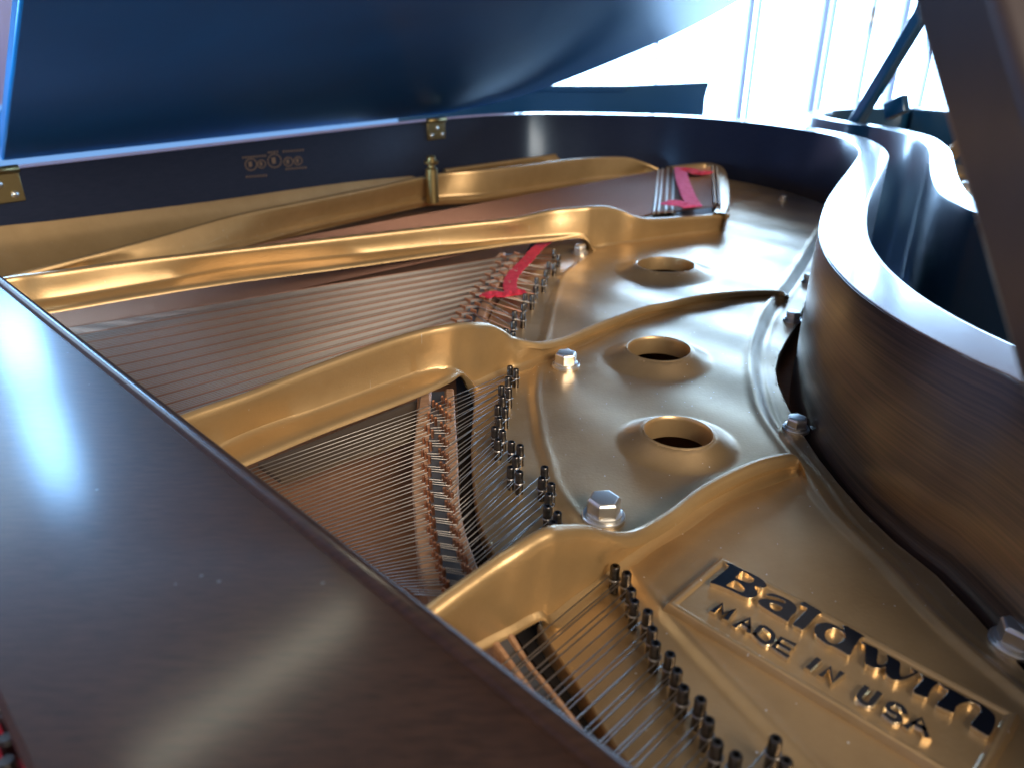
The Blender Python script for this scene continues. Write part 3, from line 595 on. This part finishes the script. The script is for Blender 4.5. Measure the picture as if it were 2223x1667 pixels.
prism('understring_felt', [P(x, y, .001).xy for x, y in [(560,1005),(850,889),(903,868),(905,862),(900,945),(610,1040)]], -.003, .001, mat('brown_felt', (.10,.07,.045), .95), plate)
# ---- nose bolt
nbt = empty('x', 'x', 'x'); bpy.data.objects.remove(nbt)
q = P(940, 440, 0)
vs, fs = lathe_geo([(.011,.0),(.0105,.058),(.0085,.060),(.006,.061),(.006,.066),(.0115,.067),(.0125,.069),(.0125,.072),(.008,.073),(.008,.079),(.006,.081)], 18)
o = mesh('nose_bolt', vs, fs, BRASS, plate); o.location = q; fixn(o); autosm(o, 30)
# ---- hinges and maker's stamps on the spine
def on_spine(px, py, off=0.0):    # where a traced point lies on the inner face of the spine
    X_ = (px-CX)/FPX; T_ = (py-CY)/FPX; d = Vector((X_, CP-T_*SP, -(SP+T_*CP))); nrm = Vector((-SPN.y, SPN.x, 0)); o_ = Vector((0, 0, H))
    s = ((SA-nrm*off-o_).dot(nrm))/d.dot(nrm); return o_+d*s
nrm = Vector((-SPN.y, SPN.x, 0))
def hinge(p0, wid, hgt):
    def px_of(v):
        z = RZ-H; return CX+FPX*v[0]/(v[1]*CP-z*SP)
    k_ = min(range(175, len(rin)), key=lambda i: abs(px_of(rin[i])-p0[0])); p = Vector((rin[k_][0], rin[k_][1], RZ-.003)); vs = []
    SPN = -Vector((tan[k_][0], tan[k_][1], 0)); nrm = Vector((outn[k_][0], outn[k_][1], 0))
    for o_ in (0, .003):
        for u, z in ((-wid/2, -hgt), (wid/2, -hgt), (wid/2, 0), (-wid/2, 0)): v = p+SPN*u-nrm*o_; v.z += z; vs.append(v)
    hg = mesh('hinge', vs, [(0,3,2,1),(4,5,6,7),(0,1,5,4),(1,2,6,5),(2,3,7,6),(3,0,4,7)], BRASS, piano); fixn(hg); bevel(hg, .0008)
    a = p-SPN*wid*.5-nrm*.004; b = p+SPN*wid*.5-nrm*.004; a.z = b.z = RZ+.001; tube('hinge_barrel', [a, b], .005, BRASS, hg, 12)
    a2 = a-SPN*wid*.55; b2 = b-SPN*wid*.45; a2.z = b2.z = RZ+.010; 
    for u, z in ((-wid*.3, -hgt*.75), (wid*.3, -hgt*.75), (0.02*wid, -hgt*.35)):
        c = p+SPN*u-nrm*.003; c.z += z; tube('screw', [c, c-nrm*.0012], .0045, CHROME, hg, 10)
hinge((983,290), .050, .034); hinge((-12,402), .055, .036)
STAMP = mat('gold_print', (.20,.14,.10), .5, .3)
st_v = []; st_f = []
def smark(pts):
    b = len(st_v); st_v.extend([on_spine(x, y, .0012) for x, y in pts]); st_f.append(tuple(range(b, b+len(pts))))
for cx, cy, r in ((545,358,14),(568,357,10),(596,350,16),(626,352,11),(647,350,10)):
    for k in range(14):
        a0 = 2*math.pi*k/14; a1 = a0+.34; smark([(cx+r*math.cos(a0), cy+r*math.sin(a0)), (cx+r*math.cos(a1), cy+r*math.sin(a1)), (cx+(r-3)*math.cos(a1), cy+(r-3)*math.sin(a1)), (cx+(r-3)*math.cos(a0), cy+(r-3)*math.sin(a0))])
    smark([(cx-r*.45, cy-r*.4), (cx+r*.1, cy-r*.5), (cx+r*.2, cy+r*.3), (cx-r*.3, cy+r*.45)])
for y0, xa, xb in ((341,526,578),(330,582,602),(328,614,660),(383,534,582),(366,620,664)):
    x = xa
    while x < xb:
        yy = y0-(x-xa)*.08; smark([(x, yy), (x+3.4, yy-.4), (x+3.4, yy+3.8), (x, yy+4.2)]); x += 6
stp = mesh('maker_stamp', st_v, st_f, STAMP, piano)
# ---- lid
LA = R(23); OA = SA+nrm*TH; OA.z = RZ+.006
def lidpt(q, off=0.0):
    r = Vector((q[0]-OA.x, q[1]-OA.y, 0)); u = r.dot(SPN); v = r.dot(SPC)
    return OA+SPN*u+(SPC*math.cos(LA)+Vector((0, 0, 1))*math.sin(LA))*v+(Vector((0, 0, 1))*math.cos(LA)-SPC*math.sin(LA))*off
lidout = rout+outn*.008
uu = (lidout-np.array(OA.xy))@np.array(SPN.xy); vv = (lidout-np.array(OA.xy))@np.array(SPC.xy)
U0 = -.005
sel = [k for k in range(len(lidout)) if uu[k] > U0+.01 and (vv[k] > .01)]
def lid_hit(px, py):
    X_ = (px-CX)/FPX; T_ = (py-CY)/FPX; d = Vector((X_, CP-T_*SP, -(SP+T_*CP))); nn = (Vector((0, 0, 1))*math.cos(LA)-SPC*math.sin(LA)); s = (OA-Vector((0, 0, H))).dot(nn)/d.dot(nn)
    r = Vector((0, 0, H))+d*s-OA; return r.dot(SPN), r.dot(SPC*math.cos(LA)+Vector((0, 0, 1))*math.sin(LA))
ua, va = lid_hit(6, 330); ub, vb = lid_hit(40, 30); print('lid front', ua, va, ub, vb)
sl = (ub-ua)/(vb-va); UV = lambda v: (ua+(v-va)*sl if v < .44 else -.015)
kp = [vv[sel[0]], .56, .439]
pl = [lidout[k] for k in sel]+[np.array(OA.xy)+np.array(SPN.xy)*(uu[sel[-1]]), np.array(OA.xy)+np.array(SPN.xy)*UV(0)]+[np.array(OA.xy)+np.array(SPN.xy)*UV(v_)+np.array(SPC.xy)*v_ for v_ in (.439, .56, vv[sel[0]])]
m_ = len(pl); vs = [lidpt(p, 0) for p in pl]+[lidpt(p, .014) for p in pl]
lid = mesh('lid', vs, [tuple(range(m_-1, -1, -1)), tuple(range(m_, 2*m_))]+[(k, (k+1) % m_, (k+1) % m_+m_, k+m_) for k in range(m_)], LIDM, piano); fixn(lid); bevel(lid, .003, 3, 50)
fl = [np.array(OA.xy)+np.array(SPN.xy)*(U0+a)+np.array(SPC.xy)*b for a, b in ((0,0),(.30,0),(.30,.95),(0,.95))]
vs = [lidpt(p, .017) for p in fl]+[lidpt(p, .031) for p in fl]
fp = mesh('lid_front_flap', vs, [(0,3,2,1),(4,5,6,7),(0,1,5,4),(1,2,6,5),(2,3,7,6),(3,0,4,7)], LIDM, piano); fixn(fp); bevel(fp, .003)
# lid prop near the camera
PROPM = mat('prop_walnut', (.07,.045,.04), .38, 0, .5, .2); varied(PROPM, (.022,.017,.020), (.045,.032,.034), 40, (1,1,.2)); 
beam('lid_prop', (.168,.022,.0), (.074,.341,.470), .0275, .012, PROPM, piano, .003, up=(1,0,0))
# ---- music shelf in the foreground
e0 = P(0, 595, .08); e1 = P(1390, 1667, .08); dv = (e1-e0).normalized(); nv = Vector((dv.y, -dv.x, 0))    # nv points to the player side
a0 = e0-dv*.16; a1 = e1+dv*.35; SWD = .119
prof = [(SWD,-.014),(SWD,-.002),(SWD-.002,0),(.0100,0),(.0096,-.0005),(.0090,-.0009),(.0084,-.0005),(.0079,.0002),(.0060,.0011),(.0040,.0014),(.0022,.0010),(.0007,-.0006),(0,-.004),(.0004,-.009),(.002,-.0135),(.02,-.014)]
rows = [[Vector(p)+nv*(a*1.0)*(-1 if False else 1)+Vector((0, 0, z)) for a, z in prof] for p in (a0, a0.lerp(a1, .33), a0.lerp(a1, .66), a1)]
if (Vector((-.2,.1,0))-e0).dot(nv) < 0: rows = [[Vector(p)-nv*a+Vector((0, 0, z)) for a, z in prof] for p in (a0, a0.lerp(a1, .33), a0.lerp(a1, .66), a1)]
shelf = grid('music_shelf', rows, WOODB, piano, True, True, True)
# tuning pin field seen past the shelf corner
tf = [P(x, y, .012) for x, y in [(-500,1300),(60,1300),(160,1800),(-500,1900)]]
prism('pin_block', [p.xy for p in tf], -.02, .004, mat('pin_block_dark', (.03,.03,.035), .5, .5), piano)
for k in range(9):
    a = P(-160, 1500+k*42, .012); b = P(130, 1420+k*42, .012); string([a, b], .0006, STEEL)
tpv, tpf = lathe_geo([(.0033,0),(.0033,.014),(.0026,.016)], 10)
for k in range(10):
    q = P(-30+ (k % 2)*70, 1480+k*26, .008); o = mesh('tuning_pin', tpv, tpf, PINM, plate); o.location = (q.x, q.y, .008)
# ------------------------------------------------------------------ felt strips (rest among the strings)
def ribbon(name, path, wpx, z, m, label, grp=None, tz=.0016, wav=0.0, zlist=None):
    pts = crom([(x, y, (zlist[i] if zlist else z)) for i, (x, y) in enumerate(path)], 6); cn = [P(a, b, c) for a, b, c in pts]; n = len(cn); rows = []
    for i, c in enumerate(cn):
        t = (cn[min(i+1, n-1)]-cn[max(i-1, 0)]); t.z = 0; t.normalize(); s = Vector((-t.y, t.x, 0)); hw = wpx/2*(.9+.2*((i % 2)))
        jz = wav*math.sin(i*.9)
        r = []
        for k, dz in ((-1, 0), (-.5, .0004+jz*.4), (0, jz), (.5, .0004-jz*.4), (1, 0), (1, -tz), (0, -tz), (-1, -tz)): v = c+s*hw*k; v.z = c.z+dz; r.append(v)
        rows.append(r)
    o = grid(name, rows, m, None, True, True, True); o['label'] = label; o['category'] = 'felt strip'
    if grp: o['group'] = grp
    return o
ribbon('felt_strip', [(1192,520),(1170,535),(1145,563),(1124,584),(1110,603),(1107,622),(1113,640)], .0155, .0086, FELT, 'curved red felt strip woven through the wires behind the tenor bridge', wav=.0006)
ribbon('felt_strip', [(1052,644),(1070,636),(1088,639),(1106,636),(1122,634),(1138,632)], .014, .0125, FELT, 'crumpled red felt end lying across the wires at the foot of the curved strip', wav=.0022)
ribbon('felt_strip', [(1477,364),(1481,388),(1488,408),(1496,428),(1508,447)], .023, .036, PINK, 'long pink felt strip across the bass strings near the tail', wav=.001)
ribbon('felt_strip', [(1450,444),(1466,438),(1484,444),(1500,449)], .024, .0375, PINK, 'short folded pink felt end beside the bass bridge pins', wav=.003)
ribbon('felt_strip', [(1484,366),(1500,369),(1516,376),(1530,374),(1545,375)], .026, .0375, FELT, 'small red felt end turned toward the far bass hitch pins', wav=.003)
CRIM = mat('crimson_felt', (.28,.006,.03), .95); varied(CRIM, (.20,.004,.02), (.34,.012,.05), 160)
for k, (y0, lab) in enumerate(((1560,'upper red felt strip between strings at the lower left corner'), (1620,'middle red felt strip between strings at the lower left corner'), (1672,'lowest red felt strip between strings at the lower left corner'))):
    ribbon('felt_strip', [(-140,y0+78),(-60,y0+40),(10,y0+6),(70,y0-22),(140,y0-55)], .008, .016, CRIM, lab, wav=.001)
# ------------------------------------------------------------------ second piano
P2Z = .115
p2 = empty('grand_piano', 'black polished grand piano nested beside the curved side on the right', 'piano', (0,0,0))
o_px = [(1776,260),(1823,266),(1906,277),(1976,294),(2003,310),(2016,327),(2018,357),(2021,385),(2034,413),(2053,429),(2087,449),(2128,466)]
o2 = [P(x, y, P2Z).xy for x, y in o_px]
o2 = [Vector((1.05,1.98)), Vector((.80,1.93)), Vector((.70,1.83)), Vector((.655,1.72))]+o2[1:]+[Vector((.455,.60)), Vector((.50,.42)), Vector((.52,.2)), Vector((.53,-.2))]
o2 = resample(crom(o2, 8), 150); t2 = np.gradient(o2, axis=0); t2 /= np.linalg.norm(t2, axis=1)[:, None]; t2 = np.stack([np.convolve(np.pad(t2[:, i], 2, 'edge'), k5, 'valid') for i in (0, 1)], 1)
t2 /= np.linalg.norm(t2, axis=1)[:, None]; n2 = np.stack([-t2[:, 1], t2[:, 0]], 1)
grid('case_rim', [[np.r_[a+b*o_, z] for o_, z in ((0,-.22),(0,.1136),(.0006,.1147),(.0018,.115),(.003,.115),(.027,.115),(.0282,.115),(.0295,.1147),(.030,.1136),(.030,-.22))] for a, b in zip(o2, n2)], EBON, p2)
i2 = o2+n2*.029
prism('iron_plate', [tuple(p) for p in i2[::3]]+[(1.6,-.2),(1.6,1.98)], -.01, 0, GOLD, p2)
for (hx, hy, r) in ((2080,386,.045),): 
    c = P(hx, hy, .01); vs, fs = lathe_geo([(r*1.8,0),(r*1.4,.003),(r*1.1,.010),(r,.011),(r*.95,.009),(r*.94,-.005)], 32); o = mesh('rosette', vs, fs[:-1], GOLD, p2); o.location = (c.x, c.y, .0005); fixn(o); autosm(o)
    vs, fs = lathe_geo([(r*.94,.001),(r*.5,.0012)], 24); o = mesh('rosette_hole_shade', vs, fs, BLACK, p2); o.location = (c.x, c.y, .003)  # black disc stands in for the shade inside the hole
beam('strut', P(2045,350,.03), P(2110,300,.05), .012, .04, GOLDS, p2)
beam('strut', P(1960,300,.03), P(2110,282,.03), .02, .04, GOLDS, p2)
hexbolt(2098,412,.02,.02,.3,p2)
beam('far_rim', (1.0,1.93,.02), (1.35,1.35,.02), .04, .19, EBON, p2)
pa = P(1853, 256, .115); dl = .012
Xr = (2010-CX)/FPX; Tr = (18-CY)/FPX; fw = CP-Tr*SP; dn = SP+Tr*CP; s_ = 1.55/fw
pb = Vector((Xr*s_, 1.55, H-dn*s_)); pa0 = Vector((pa.x-.005, pa.y-.02, .10)); beam('lid_prop', pa0, pa0+(pb-pa0)*2.0, .026, .026, EBON, p2, .005)
beam('music_desk', P(1925,243,.13), P(1968,224,.15), .02, .035, EBON, p2)
# lid of the second piano, above the frame
# third piano behind the tail
p3 = empty('closed_piano', 'closed black piano case standing behind the tail, in front of the window', 'piano', (.5, 2.9, FZ))
y3 = 2.75
def at(px, py, y):
    X_ = (px-CX)/FPX; T_ = (py-CY)/FPX; fw = CP-T_*SP; dn = SP+T_*CP; s = y/fw; return Vector((X_*s, y, H-dn*s))
tl = at(860,206,y3); tr = at(1543,179,y3); tm = at(1532,215,y3); b_ = at(1528,262,y3)
prof3 = [(tl.x,FZ+.3),(tl.x,tl.z),(tr.x,tr.z),(at(1537,195,y3).x,at(1537,195,y3).z),(tm.x,tm.z),(b_.x,b_.z),(b_.x,FZ+.3)]
vs = [(x, y3, z) for x, z in prof3]+[(x, y3+.55, z) for x, z in prof3]; m_ = len(prof3)
o = mesh('case', vs, [tuple(range(m_)), tuple(range(2*m_-1, m_-1, -1))]+[(k, (k+1) % m_, (k+1) % m_+m_, k+m_) for k in range(m_)], EBON); fixn(o); bevel(o, .006); child(o, p3)
o = box('top_board', (tl.x, y3-.02, tl.z+.012), (at(1360,170,y3).x, y3+.5, tl.z+.030), EBON, None, .004); child(o, p3)
for x in (tl.x+.08, b_.x-.08):
    o = tube('leg', [(x, y3+.3, FZ), (x, y3+.3, FZ+.31)], .05, EBON, None, 12); child(o, p3)
SC.cycles.max_bounces = 8; SC.cycles.glossy_bounces = 5; SC.cycles.sample_clamp_indirect = 6
